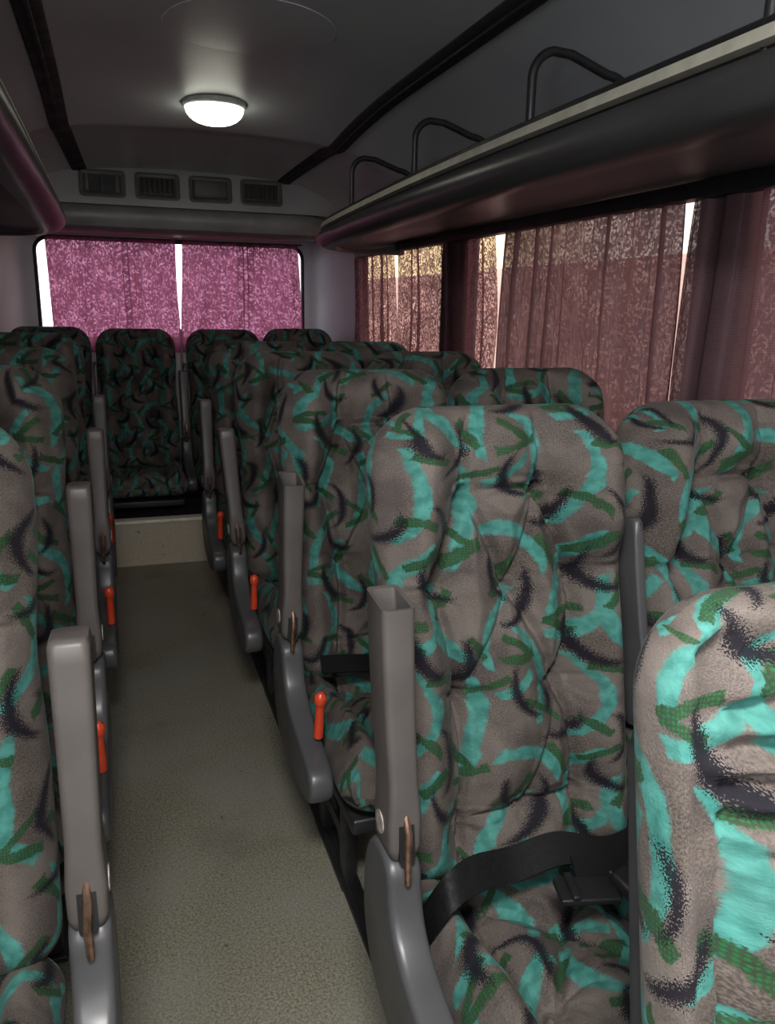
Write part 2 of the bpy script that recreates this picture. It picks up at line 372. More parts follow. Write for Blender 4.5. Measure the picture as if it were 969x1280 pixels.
# softly rounded corner pillars
for sx in (-1, 1):
    rings = []
    for z in (.3, .7, 1.0, 1.2, 1.4, 1.5, 1.56, 1.60):
        pts = []
        ex = WX0-.012 if sx < 0 else WX1+.012; wx = XL if sx < 0 else XR
        for k in range(15):
            a = R(90*k/14); e = 2.6
            c_, s_ = math.cos(a)**(2/e), math.sin(a)**(2/e)
            pts.append((wx+(ex-wx)*(1-c_), YB-.62+.62*s_, z))
        pts.append((wx, YB, z))
        rings.append(pts)
    m.loft(rings)
struct(m.build('wall_back', WALLM))
def window(idx, corners, axis, r=.07):
    """pane and rubber seal; corners in the wall's plane"""
    a0, a1, z0, z1, at_ = corners
    e = empty('window_%d' % idx); tag(e, kind='structure')
    def P3(u, v, d): return (at_+d, u, v) if axis == 'x' else (u, at_+d, v)
    g = MB(); pts = rrect((a0+a1)/2, (z0+z1)/2, (a1-a0)/2, (z1-z0)/2, r, 6)
    g.loft([[P3(u, v, -.002) for u, v in pts], [P3(u, v, .002) for u, v in pts]]); g.build('pane', GLASS, e)
    s_ = MB(); loop = [P3(u, v, 0) for u, v in pts]+[P3(*pts[0], 0)]
    s_.tube(loop, .011, 8, False); s_.build('rubber_seal', RUBBER, e)
    return e
window(1, (WX0-.015, WX1+.015, WZ0+.01, WZ1-.004, YB+.005), 'y')
for i, (a, b) in enumerate(OPR): window(2+i, (a+.005, b-.005, .79, 1.55, XR+.02), 'x', .05)
for i, (a, b) in enumerate(OPL): window(5+i, (a+.005, b-.005, .79, 1.55, XL-.02), 'x', .05)
# thin post where the two rear panes meet
m = MB(); m.box(.352, .368, YB-.03, YB-.012, .86, 1.10, bev=.003); 
struct(m.build('trim_5', TAN))

# ------------------------------------------------------------------ outside (seen only through the weave and the gaps)
m = MB(); m.box(-30, 30, -30, 60, -1.25, -1.2); tag(m.build('ground', plain('dusty_asphalt', (.16, .12, .10), .9)), kind='structure')
m = MB(); m.box(4.6, 5.0, -6, 15, -1.2, 1.72); struct(m.build('wall_outside', plain('pale_peach_wall', (.85, .55, .42), .9, var=.25, scale=1.5)))

# ------------------------------------------------------------------ rear air-conditioning bulkhead with vents
FY = 3.90
b = empty('air_duct_bulkhead', (0, 0, 0)); tag(b, 'grey overhead duct across the rear with four vents and a scuffed rounded lip', 'air duct')
def bulk_ring(x, ez):
    # profile in (y, z); ez 0..1 pulls the lip back at the ends
    k = .30*ez
    return [(x, y+(k if y < 4.2 else 0), z) for (y, z) in ((4.6, 1.90), (3.955, 1.86), (3.925, 1.815), (3.915, 1.80), (3.897, 1.66), (3.897, 1.655))]
m = MB(); rings = []
for i in range(41):
    x = XL+.0+(2*HW)*i/40; d = max(0, (abs(x-XC)-.56)/(HW-.56)); rings.append(bulk_ring(x, d*d))
m.loft([r+[(r[0][0], 4.6, 1.655)] for r in rings]); m.build('face_panel', BULK, b)
m = MB(); rings = []
prof = [(4.81, 1.653), (3.905, 1.653), (3.885, 1.650), (3.868, 1.640), (3.86, 1.62), (3.862, 1.59), (3.875, 1.562), (3.91, 1.548), (4.0, 1.545), (4.3, 1.565), (4.81, 1.592)]
for i in range(49):
    x = XC-.70+1.40*i/48; d = max(0, (abs(x-XC)-.52)/.18); e = 1-math.sqrt(max(0, 1-d*d))
    rings.append([(x, y+(.28*e if y < 4.2 else 0), 1.653-(1.653-z)*(1-.25*e)) for y, z in prof])
m.loft(rings); m.build('lip', BULKD, b)
def vent(parent, x0, x1, kind):
    z0, z1 = 1.684, 1.797; cz = (z0+z1)/2
    def yy(z): return 3.897+.018*(z-1.66)/.14
    m = MB(); ro = rrect((x0+x1)/2, cz, (x1-x0)/2, (z1-z0)/2, .018); ri = rrect((x0+x1)/2, cz, (x1-x0)/2-.022, (z1-z0)/2-.020, .006)
    rm = rrect((x0+x1)/2, cz, (x1-x0)/2-.012, (z1-z0)/2-.011, .012)
    m.loft([[(u, yy(v)+.006, v) for u, v in ro], [(u, yy(v)-.006, v) for u, v in ro], [(u, yy(v)-.008, v) for u, v in rm], [(u, yy(v)-.004, v) for u, v in ri], [(u, yy(v)+.012, v) for u, v in ri]], False, False)
    f = m.build('vent_frame', VENTM, parent)
    m = MB(); m.add([(x, yy(z)+d, z) for x in (x0+.02, x1-.02) for d in (-.0015, .004) for z in (z0+.016, z1-.016)], [(0, 1, 3, 2), (4, 6, 7, 5), (0, 4, 5, 1), (2, 3, 7, 6), (0, 2, 6, 4), (1, 5, 7, 3)]); m.build('vent_cavity', DARK, f)
    iw0, iw1 = x0+.026, x1-.026
    def slat(*a, M=None, name='louvre_slat'):
        m = MB(); m.box(*a, M, bev=.001); m.build(name, VENTM, f)
    if kind == 'open':
        slat(iw0, iw0+.014, 3.894, 3.900, z0+.022, z1-.022); slat((iw0+iw1)/2-.003, (iw0+iw1)/2+.003, 3.896, 3.902, z0+.02, z1-.02); slat(iw1-.016, iw1, 3.898, 3.902, z0+.02, z1-.02)
    elif kind == 'shut':
        slat(iw0, iw1, 3.899, 3.904, z0+.022, z1-.022, name='shutter'); slat(iw0-.003, iw1+.003, 3.893, 3.898, z0+.024, z0+.030, name='shutter_tab')
    else:
        for k in range(7):
            x = iw0+.006+(iw1-iw0-.012)*k/6
            slat(-.0022, .0022, -.011, .009, -.034, .034, M=Matrix.Translation((x, 3.902, cz)) @ Matrix.Rotation(R(38), 4, 'Z'))
        slat(iw0-.003, iw1+.003, 3.893, 3.898, z0+.022, z0+.027, name='shutter_tab')
for (x0, x1, k) in ((-.105, .087, 'open'), (.125, .318, 'slat'), (.356, .548, 'shut'), (.586, .778, 'slat')): vent(b, x0, x1, k)

# ------------------------------------------------------------------ ceiling lamp
lz = ceil_z(XC, 2.80)
l = empty('ceiling_lamp', (XC, 2.80, lz)); tag(l, 'glowing oval dome lamp on the grey ceiling above the aisle', 'lamp')
m = MB(); rings = []
for (q, dz) in ((1.0, .004), (1.0, -.008), (.95, -.012), (.86, -.012)):
    rings.append([(.100*q*math.cos(a), .098*q*math.sin(a), dz) for a in [2*math.pi*i/48 for i in range(48)]])
m.loft(rings, True, True); m.build('lamp_base', plain('white_lamp_base', (.45, .46, .45), .4), l)
m = MB(); rings = []
for k in range(9):
    a = R(90*k/8); q = math.cos(a)**.8 if k < 8 else .02
    rings.append([(.092*q*math.cos(t_), .086*q*math.sin(t_), -.012-.050*math.sin(a)) for t_ in [2*math.pi*i/40 for i in range(40)]])
m.loft(rings, False, True); m.build('lamp_shade', LAMP, l)

# ------------------------------------------------------------------ luggage racks
def rack(sx, name, label, y0, yend, hoops):
    """overhead shelf; sx = +1 on the right wall, -1 on the left"""
    e = empty(name, (0, 0, 0)); tag(e, label, 'luggage rack')
    hw = HW-.006
    fx = .445 if sx > 0 else .487   # half-distance of the front edge from the bus centre
    yc = yend-.10
    path = []          # (d from centre, y, outward normal)
    for i in range(40): path.append((fx, y0+(yc-y0)*i/39, -1.0, 0.0))
    A, B = hw-fx, .50
    for k in range(1, 25):
        a = R(90*k/24); n_ = 3.0
        c_, s_ = math.cos(a)**(2/n_), math.sin(a)**(2/n_)
        nx, ny = -(c_**(n_-1))/A, (s_**(n_-1))/B; q = math.hypot(nx, ny)
        path.append((fx+A*(1-c_), yc+B*s_, nx/q, ny/q))
    def droop(y, z): return z-(.034 if sx > 0 else .02)*(max(0, y-1.4)/1.75)**2*(1.0 if z > 1.53 else .45)
    prof = lambda lst: [[(XC+sx*min(hw, d-nx*o), y-ny*o, droop(y, z)) for (o, z) in lst] for (d, y, nx, ny) in path]
    nose = [(.030, 1.571), (.012, 1.571), (.004, 1.567), (-.004, 1.560), (-.010, 1.545), (-.011, 1.528), (-.006, 1.512), (.006, 1.500), (.024, 1.493), (.060, 1.490), (.072, 1.494), (.078, 1.500), (.078, 1.53), (.03, 1.55)]
    m = MB(); m.loft(prof(nose)); m.build('nose_moulding', RACK, e)
    m = MB(); m.loft(prof([(.003, 1.581), (.009, 1.600), (.016, 1.601), (.022, 1.579)])); m.build('edge_trim', ALU, e)
    m = MB(); m.loft(prof([(.022, 1.57), (.019, 1.612), (.024, 1.616), (.032, 1.616), (.036, 1.57)])); m.build('edge_lip', DARK, e)
    # underside and shelf board
    m = MB(); rings = []
    for (d, y, nx, ny) in path:
        x0_ = min(hw, d-nx*.074); yy_ = y-ny*.074
        ring = []
        for k in range(9):
            q = k/8; xx = x0_+(hw-x0_)*q
            ring.append((XC+sx*xx, yy_, 1.503-(1.503-droop(y, 1.503))*(1-q)+.020*q+.004*math.sin(q*math.pi)))
        ring2 = [(p[0], p[1], p[2]+.035) for p in reversed(ring)]
        rings.append(ring+ring2)
    m.loft(rings); m.build('underside', UNDER, e)
    for yh in hoops:
        m = MB(); d0, d1, zt, r = fx+.028, hw-.19, 1.758, .055
        pts = [(d0, 1.572), (d0, 1.65), (d0, zt-r)]
        for k in range(1, 8):
            a = R(90*k/8); pts.append((d0+r*(1-math.cos(a)), zt-r+r*math.sin(a)))
        pts += [(d0+r+.03, zt-.003), (d1-.06, zt-.032)]
        for k in range(1, 8):
            a = R(80*k/8); pts.append((d1-.06+.06*math.sin(a), zt-.032-.055*(1-math.cos(a))))
        pts += [(d1+.01, 1.66), (d1+.012, 1.56)]
        m.tube([(XC+sx*d, yh, z-.012) for d, z in pts], .0092, 12)
        m.build('hoop_rail', BLACK, e)
    if sx > 0:
        m = MB(); m.tube([(XC+.56, 1.93, 1.535), (XC+.56, 1.93, 1.615), (XC+.56, 1.93, 1.632), (XC+.56, 1.93, 1.640)], [.016, .016, .012, .004], 14); m.build('bracket_knob', DARK, e)
    return e
rr = rack(1, 'luggage_rack', 'dark overhead luggage rack with pale edge strip and hoops above the right curtains', -.9, 3.17, [.93, 1.57, 2.24, 2.87])
ll = rack(-1, 'luggage_rack', 'dark overhead luggage rack cut by the left edge, lit purple underneath', -.9, 3.12, [])

# curtain rails under the racks
def crail(x0, x1, y0, y1, label):
    m = MB(); m.box(x0, x1, y0, y1, 1.484, 1.519, bev=.004)
    return tag(m.build('curtain_rail', DARK), label, 'curtain rail')
crail(XR-.050, XR-.004, .3, 4.14, 'black curtain rail along the right wall under the rack')
crail(XL+.004, XL+.036, .9, 4.10, 'black curtain rail along the left wall out at the left edge')
m = MB(); m.tube([(WX0+.0, YB-.035, 1.5795), (XC, YB-.035, 1.5785), (WX1+.0, YB-.035, 1.5795)], .004, 8)
tag(m.build('curtain_rail', DARK), 'thin black curtain rod across the top of the rear window', 'curtain rail')

# ------------------------------------------------------------------ curtains
def curtain(label, mat, group, axis, plane, top, bot, z0, z1, pleats, seed, depth=.014, over=1.15, tie=None, sag=0.0):
    """top/bot = (start, end) along the wall at the top and bottom edge; tie pulls an edge: (which, amount, z, width)"""
    rnd = random.Random(seed); nu, nv = int(pleats*16), 44
    ph = [rnd.uniform(-.5, .5) for _ in range(pleats+2)]; am = [rnd.uniform(.55, 1.25) for _ in range(pleats+2)]
    P, UV = [], []
    width = abs(top[1]-top[0])
    for j in range(nv+1):
        v = j/nv; row, ur = [], []
        a = top[0]+(bot[0]-top[0])*v**.8; bb = top[1]+(bot[1]-top[1])*v**.8
        z = z1+(z0-z1)*v
        if tie:
            for (which, amt, zt, wd) in tie:
                d = amt*math.exp(-((z-zt)/wd)**2)
                if which == 0: a += d
                else: bb += d
        for i in range(nu+1):
            u = i/nu; s_ = u*pleats; k = int(min(pleats-1, s_)); fr = s_-k
            A_ = am[k]*(1-fr)+am[k+1]*fr
            th = 2*math.pi*(s_+.18*math.sin(2*math.pi*s_*.37+seed)+.35*ph[k]*math.sin(math.pi*fr)**2) + .8*v*math.sin(seed+s_*1.3)*(1-abs(2*u-1)**4)
            lam = (bb-a)/pleats
            fade = .75+.25*math.cos(2.2*v+seed+s_)
            off = depth*min(1.1, A_)*fade*math.sin(th)
            lat = -over*lam/(2*math.pi)*math.sin(2*th+.4)*.5*A_*fade*(.25+.75*math.sin(math.pi*u)**.4)
            n0 = mnoise.noise(Vector((s_*.9, v*3.0, seed*3.1)))*.006
            pos = a+(bb-a)*u+lat; dep = (off+n0*.6+depth*.2*math.sin(v*5+s_))
            zz = z - (sag*math.sin(math.pi*u)*(1-v)) + .003*math.sin(th*1.0)*(1-v)
            row.append((plane+dep, pos, zz) if axis == 'x' else (pos, plane+dep, zz))
            ur.append((u*width*1.3+seed*.37, z))
        P.append(row); UV.append(ur)
    o = grid_mesh('curtain', P, mat, uv=UV)
    return tag(o, label, 'curtain', group)
G = None
cx = XR-.019; cxl = XL+.002; G = None
curtain('magenta backlit curtain on the left half of the rear window', CURT_P, 'rear window curtains', 'y', YB-.045, (-.318, .352), (-.308, .347), .97, 1.582, 8, 1, .012, 1.3, tie=[(1, .012, 1.1, .15)], sag=.010)
curtain('magenta backlit curtain on the right half of the rear window', CURT_P, 'rear window curtains', 'y', YB-.045, (.388, 1.038), (.372, 1.072), .97, 1.582, 8, 2, .012, 1.3, tie=[(0, -.012, 1.1, .2)], sag=.014)
curtain('narrow gold-lit maroon curtain at the far rear corner of the right wall', CURT_M, 'right-hand side curtains', 'x', cx, (3.60, 4.22), (3.48, 4.20), .80, 1.4865, 6, 3, .011, 1.5)
curtain('gold-lit maroon curtain on the right wall, second from the rear corner', CURT_M, 'right-hand side curtains', 'x', cx, (2.545, 3.515), (2.495, 3.49), .80, 1.4865, 8, 4, .011, 1.5, tie=[(0, -.03, 1.2, .2)])
curtain('long maroon curtain on the right wall between the two bright slits nearest the camera', CURT_N, 'right-hand side curtains', 'x', cx, (1.578, 2.475), (1.556, 2.515), .80, 1.4865, 9, 5, .012, 2.3)
curtain('maroon curtain nearest the camera, running off the right edge', CURT_N, 'right-hand side curtains', 'x', cx, (.56, 1.566), (.56, 1.588), .80, 1.4865, 9, 6, .012, 2.2)
curtain('plum curtain on the left wall nearer the front, just outside the left edge', CURT_L, 'left-hand side curtains', 'x', cxl, (1.15, 2.48), (1.15, 2.46), .80, 1.4865, 11, 7, .004)
curtain('plum curtain on the left wall nearer the rear, just outside the left edge', CURT_L, 'left-hand side curtains', 'x', cxl, (2.52, 3.95), (2.54, 3.95), .80, 1.4865, 11, 8, .004)

# ------------------------------------------------------------------ seats
def pillow(hx, h, hy, Rt, Rb, disp, step=.0034, nk=8, backy=.75, pw=2.3, waist=False, fadew=.045):
    """rounded upholstered pad standing in x/z (z 0..h), front at -y; disp(x,z,e) pushes the front out"""
    r = hy*1.05
    ek = [r*(1-math.cos(R(90*k/nk))) for k in range(nk+1)]
    def axis(a, b):
        n = max(6, int((b-a-2*r)/step))
        return [a+e for e in ek]+[a+r+(b-a-2*r)*i/n for i in range(1, n)]+[b-e for e in reversed(ek)]
    xs = axis(-hx, hx); zs = axis(0, h)
    def arc(lst):
        out = [0.0]
        for i in range(1, len(lst)):
            d = lst[i]-lst[i-1]
            a, b_ = min(lst[i-1]-lst[0], lst[-1]-lst[i-1]), min(lst[i]-lst[0], lst[-1]-lst[i])
            def yy(e): 
                e = min(max(e, 0)/r, 1); return hy*(1-(1-e)**pw)**(1/pw)
            out.append(out[-1]+math.hypot(d, yy(b_)-yy(a)))
        mid = out[len(out)//2]
        return [o_-mid for o_ in out]
    au, av = arc(xs), arc(zs)
    F, B = [], []; nx, nz = len(xs), len(zs)
    for j, z in enumerate(zs):
        for i, x in enumerate(xs):
            Rc = Rt if z > h/2 else Rb
            sx = 1 if x > 0 else -1; sz = 1 if z > h/2 else -1
            dx = sx*x-(hx-Rc); dz = (z-(h-Rc)) if sz > 0 else (Rc-z)
            if dx > 0 and dz > 0:
                d = math.hypot(dx, dz); mx = max(dx, dz); k = mx/d
                X = sx*(hx-Rc+dx*k); Z = (h-Rc+dz*k) if sz > 0 else (Rc-dz*k); e = Rc-mx
            else:
                X, Z = x, z; e = min(hx-abs(x), z, h-z)
            if waist: X *= 1+.016*math.exp(-((Z-.60)/.10)**2)-.035*math.exp(-((Z-.42)/.09)**2)
            q = min(max(e, 0)/r, 1); y = hy*max(0, 1-(1-q)**pw)**(1/pw)
            fd = min(1, max(0, e-.004)/fadew); fd = fd*fd*(3-2*fd)
            F.append((X, -y-disp(X, Z, e)*fd, Z)); B.append((X, y*backy, Z))
    vs = list(F); idxB = {}
    for j in range(nz):
        for i in range(nx):
            if i in (0, nx-1) or j in (0, nz-1): idxB[(i, j)] = j*nx+i
            else: idxB[(i, j)] = len(vs); vs.append(B[j*nx+i])
    fs, uvs = [], []
    for j in range(nz-1):
        for i in range(nx-1):
            fs.append((j*nx+i, j*nx+i+1, (j+1)*nx+i+1, (j+1)*nx+i)); uvs.append([(au[i], av[j]), (au[i+1], av[j]), (au[i+1], av[j+1]), (au[i], av[j+1])])
    for j in range(nz-1):
        for i in range(nx-1):
            fs.append((idxB[(i, j)], idxB[(i, j+1)], idxB[(i+1, j+1)], idxB[(i+1, j)]))
            e_ = 2*au[0] if i < nx//2 else 2*au[-1]
            uvs.append([(e_-au[i], av[j]), (e_-au[i], av[j+1]), (e_-au[i+1], av[j+1]), (e_-au[i+1], av[j])])
    return vs, fs, uvs
def pad_mesh(name, data, M, mat):
    vs, fs, uvs = data
    me = bpy.data.meshes.new(name); me.from_pydata([tuple(M @ Vector(p)) for p in vs], [], fs)
    L = me.uv_layers.new(name='UVMap'); k = 0
    for uvf in uvs:
        for q in uvf: L.data[k].uv = q; k += 1
    me.shade_smooth(); me.materials.append(mat)
    return me
def segd(px, pz, a, b):
    vx, vz = b[0]-a[0], b[1]-a[1]; l2 = vx*vx+vz*vz
    t_ = max(0, min(1, ((px-a[0])*vx+(pz-a[1])*vz)/l2)); return math.hypot(px-a[0]-t_*vx, pz-a[1]-t_*vz)
def tufted(buttons, creases, base, dimple=.042, cre=.021, wr=.010):
    def f(x, z, e):
        d = base(x, z); g = 0.0; cr = 0.0; ln = 0.0
        for i, (bx, bz, q) in enumerate(buttons):
            rr_ = math.hypot(x-bx, z-bz)
            if rr_ < .16:
                g += q*dimple*math.exp(-(rr_/.034)**1.2)
                a = math.atan2(z-bz, x-bx)+.25*math.sin(rr_*60+i)
                sp = (1-abs(math.sin(3.5*a+i*1.7)))**3*.8+(1-abs(math.sin(2.5*a+i*2.9)))**4
                d -= q*wr*sp*math.exp(-rr_/.040)*min(1, rr_/.010)
        for (a, b_, q) in creases:
            ds = segd(x, z, a, b_)+.0035*mnoise.noise(Vector((x*30, z*30, q*9)))
            if ds < .07:
                ds = max(ds, 0)
                cr = max(cr, q*(cre*math.exp(-ds/.0060)+.028*math.exp(-(ds/.036)**2))); ln += q*.0038*math.exp(-((ds-.012)/.0035)**2)
        d += .0028*mnoise.noise(Vector((x*22, z*9, 1.3)))+.0018*mnoise.noise(Vector((x*55, z*30, 4.0)))
        return d-g-cr+ln
    return f
BH = .74
def back_base(x, z):
    ax = abs(x)
    return .044*math.exp(-((ax-.158)/.050)**2)*(.75+.25*math.cos((z-.55)*7)) + .022*math.exp(-((z-.66)/.085)**2)*math.exp(-(x/.15)**4) + .012*math.exp(-((z-.17)/.11)**2)*math.exp(-(x/.13)**4)
bb = [(-.072, .575, .7), (.060, .575, 1), (-.125, .435, 1.3), (.006, .425, 1), (.122, .440, 1.3), (-.085, .270, 1.1), (.088, .272, 1.1), (-.095, .085, .6), (.015, .095, .8), (.11, .10, .8)]
bc = [((-.060, .70), (-.078, .63), 1), ((-.078, .63), (-.072, .575), 1), ((.045, .70), (.060, .575), .9), ((-.072, .575), (.060, .575), .7),
      ((-.072, .575), (-.125, .435), 1.5), ((-.072, .575), (.006, .425), .9), ((.060, .575), (.006, .425), .9), ((.060, .575), (.122, .440), 1.4),
      ((-.125, .435), (-.085, .270), 1.1), ((.006, .425), (-.085, .270), .6), ((.006, .425), (.088, .272), .8), ((.122, .440), (.088, .272), 1.2),
      ((-.085, .270), (-.095, .085), 1.3), ((-.095, .085), (-.10, 0), 1.3), ((.088, .272), (.11, .10), 1.0), ((.088, .272), (.015, .095), .6),
      ((-.095, .085), (.015, .095), .7), ((.015, .095), (.11, .10), .7), ((.11, .10), (.11, 0), 1.0), ((-.125, .435), (-.215, .44), .5), ((.122, .440), (.215, .46), .5), ((-.125, .435), (-.215, .475), .4)]
bb = [(x, z*1.057, q) for x, z, q in bb]; bc = [((a[0], a[1]*1.057), (b_[0], b_[1]*1.057), q) for a, b_, q in bc]
RECL = 11.5
BM = Matrix.Translation((0, .045, .375)) @ Matrix.Rotation(R(-RECL), 4, 'X')
back_me = pad_mesh('backrest', pillow(.212, BH, .062, .095, .05, tufted(bb, bc, back_base), waist=True), BM, FAB)
# plain wrinkled cover of the near seat: pleats gathered towards the middle
bb2 = [(-.135, .695, .8), (.10, .56, .9), (.015, .40, .4)]
bc2 = [((-.150, .66), (-.168, .60), 1.0), ((-.168, .60), (-.172, .45), 1.2), ((-.172, .45), (-.160, .20), 1.2), ((-.160, .20), (-.15, 0), 1.0),
       ((-.19, .70), (-.08, .68), .8), ((-.163, .655), (-.06, .668), 1.1), ((-.166, .628), (-.05, .640), 1.2), ((-.168, .604), (-.05, .612), 1.2), ((-.170, .578), (-.06, .583), 1.0), ((-.171, .555), (-.08, .553), .8), ((.15, .66), (.165, .1), 1.0)]
near_me = pad_mesh('backrest', pillow(.212, BH-.005, .062, .075, .05, tufted(bb2, bc2, lambda x, z: .026*math.exp(-((abs(x)-.11)/.055)**2)+.02*math.exp(-((z-.60)/.10)**2)*math.exp(-(x/.15)**4), cre=.016), fadew=.016), BM, FAB)
def cush_base(x, z):
    ax = abs(x)
    return .042*math.exp(-((ax-.165)/.042)**2)*(.7+.3*math.sin(min(1, z/.3)*math.pi*.5)) - .018*math.exp(-((z-.08)/.12)**2)
cb = [(-.075, .30, 1), (.075, .30, 1), (.0, .18, 1), (-.08, .10, .8), (.08, .10, .8)]
cc = [((-.115, .47), (-.105, .30), 1.3), ((-.105, .30), (-.12, .14), 1.5), ((-.12, .14), (-.10, 0), 1.2), ((.115, .47), (.105, .30), 1.3), ((.105, .30), (.12, .14), 1.5), ((.12, .14), (.10, 0), 1.2),
      ((-.075, .30), (0, .18), .7), ((.075, .30), (0, .18), .7), ((0, .18), (-.08, .10), .7), ((0, .18), (.08, .10), .7), ((-.075, .30), (-.11, .42), .6), ((.075, .30), (.11, .42), .6)]
# pad z axis -> toward the front (-y); pad front (-y) -> up
CM = Matrix(((1, 0, 0, 0), (0, 0, -1, .055), (0, -1, 0, .335), (0, 0, 0, 1))) @ Matrix.Rotation(R(3.0), 4, 'X')
cush_me = pad_mesh('seat_cushion', pillow(.212, .50, .066, .07, .04, tufted(cb, cc, cush_base, dimple=.018)), CM, FAB)

def arm_mesh(open_top, hw=.0215):
    """armrest folded up, in its own frame: pivot at origin, long axis +z"""
    m = MB(); L = .315
    secs = [(-.030, .55, .55, 0), (-.022, .85, .8, 0), (-.008, 1.04, .95, 0), (.03, 1.06, 1.0, -.002), (.055, .98, .98, -.004), (.075, .93, .95, -.003), (.14, .95, .98, .002), (.22, 1.0, 1.02, .004), (.285, 1.03, 1.03, .002)]
    rings = [[(u, v, t_) for u, v in rrect(0, yo, hw*a, .036*b_, min(.009, hw*a*.5))] for (t_, a, b_, yo) in secs]
    if open_top:
        rings += [[(u, v, L+.25*(v-.0)) for u, v in rrect(0, 0, hw*1.05, .037, .009)], [(u, v, L-.001+.25*v) for u, v in rrect(0, 0, hw*.80, .031, .005)], [(u, v, .24) for u, v in rrect(0, 0, hw*.74, .028, .004)]]
        m.loft(rings, True, True)
    else:
        rings += [[(u, v, L-.008) for u, v in rrect(0, 0, hw*1.03, .037, .010)], [(u, v, L-.002) for u, v in rrect(0, 0, hw*.95, .033, .010)], [(u, v, L) for u, v in rrect(0, 0, hw*.75, .026, .008)]]
        m.loft(rings, True, True)
    return m
def slot_mesh():
    m = MB(); pts = rrect(0, .012, .0105, .040, .008)
    m.loft([[(u, -.0375, v) for u, v in pts], [(u, -.030, v) for u, v in pts]]); return m
def link_mesh():
    m = MB(); m.tube([(0, -.034, .040), (.001, -.041, .015), (-.001, -.042, -.015), (0, -.036, -.055)], [.004, .0055, .0055, .0045], 8); return m
def panel_mesh(hw=.024):
    out = [(-.062, .555), (-.128, .548), (-.134, .50), (-.150, .462), (-.185, .436), (-.24, .420), (-.30, .408), (-.345, .402), (-.378, .388), (-.390, .360), (-.380, .330), (-.348, .312),
           (-.28, .300), (-.20, .295), (-.12, .305), (-.06, .325), (-.02, .385), (-.012, .45), (-.03, .52)]
    cy_ = sum(p[0] for p in out)/len(out); cz_ = sum(p[1] for p in out)/len(out)
    # smooth the outline
    for _ in range(2):
        q = []
        for i in range(len(out)):
            a, b_ = out[i], out[(i+1) % len(out)]
            q += [(.75*a[0]+.25*b_[0], .75*a[1]+.25*b_[1]), (.25*a[0]+.75*b_[0], .25*a[1]+.75*b_[1])]
        out = q
    def inset(d):
        r_ = []; n = len(out)
        for i in range(n):
            a, b_ = out[i-1], out[(i+1) % n]; tx, tz = b_[0]-a[0], b_[1]-a[1]; l_ = math.hypot(tx, tz) or 1
            nx, nz = -tz/l_, tx/l_
            r_.append((out[i][0]+nx*d, out[i][1]+nz*d))
        return r_
    # outline runs clockwise or not: test
    A_ = sum(out[i-1][0]*out[i][1]-out[i][0]*out[i-1][1] for i in range(len(out)))
    sg = 1 if A_ > 0 else -1
    m = MB(); rings = []
    for (x, d) in ((-hw, .010), (-hw*.93, .004), (-hw*.75, .001), (-hw*.5, 0), (hw*.5, 0), (hw*.75, .001), (hw*.93, .004), (hw, .010)):
        rings.append([(x, y, z) for y, z in inset(sg*d)])
    m.loft(rings); return m
def lever_mesh():
    m = MB()
    m.tube([(0, .004, -.030), (0, .002, 0), (0, 0, .030), (0, -.001, .046), (0, -.002, .052)], [.0095, .0095, .0085, .0085, .0085], 14)
    m.tube([(0, -.002, .048), (0, -.002, .054), (0, -.002, .062), (0, -.002, .070), (0, -.002, .076)], [.0085, .0118, .0125, .0115, .005], 14)
    return m
def leg_mesh(h, y0, y1):
    m = MB(); w = .014
    m.box(-w, w, y0, y0+.045, .012, h, bev=.004); m.box(-w, w, y1-.045, y1, .012, h, bev=.004)
    m.box(-w, w, y0, y1, h-.045, h, bev=.004); m.box(-.022, .022, y0-.01, y1+.01, 0, .014, bev=.003)
    m.box(-w*.6, w*.6, y0+.02, y1-.02, h*.35, h*.35+.03)
    m.tube([(0, y0+.022, .03), (0, y1-.022, h-.06)], .008, 8)
    return m
GRP = 'printed velour bus seats'
CAPM = plain('worn_pale_cap', (.30, .27, .25), .5, var=.45, scale=90)
MESHC = {}
def cached(key, fn, name, mat, parent):
    if key in MESHC:
        o = bpy.data.objects.new(name, MESHC[key]); C.objects.link(o); o.parent = parent; return o
    o = fn().build(name, mat, parent); MESHC[key] = o.data; return o
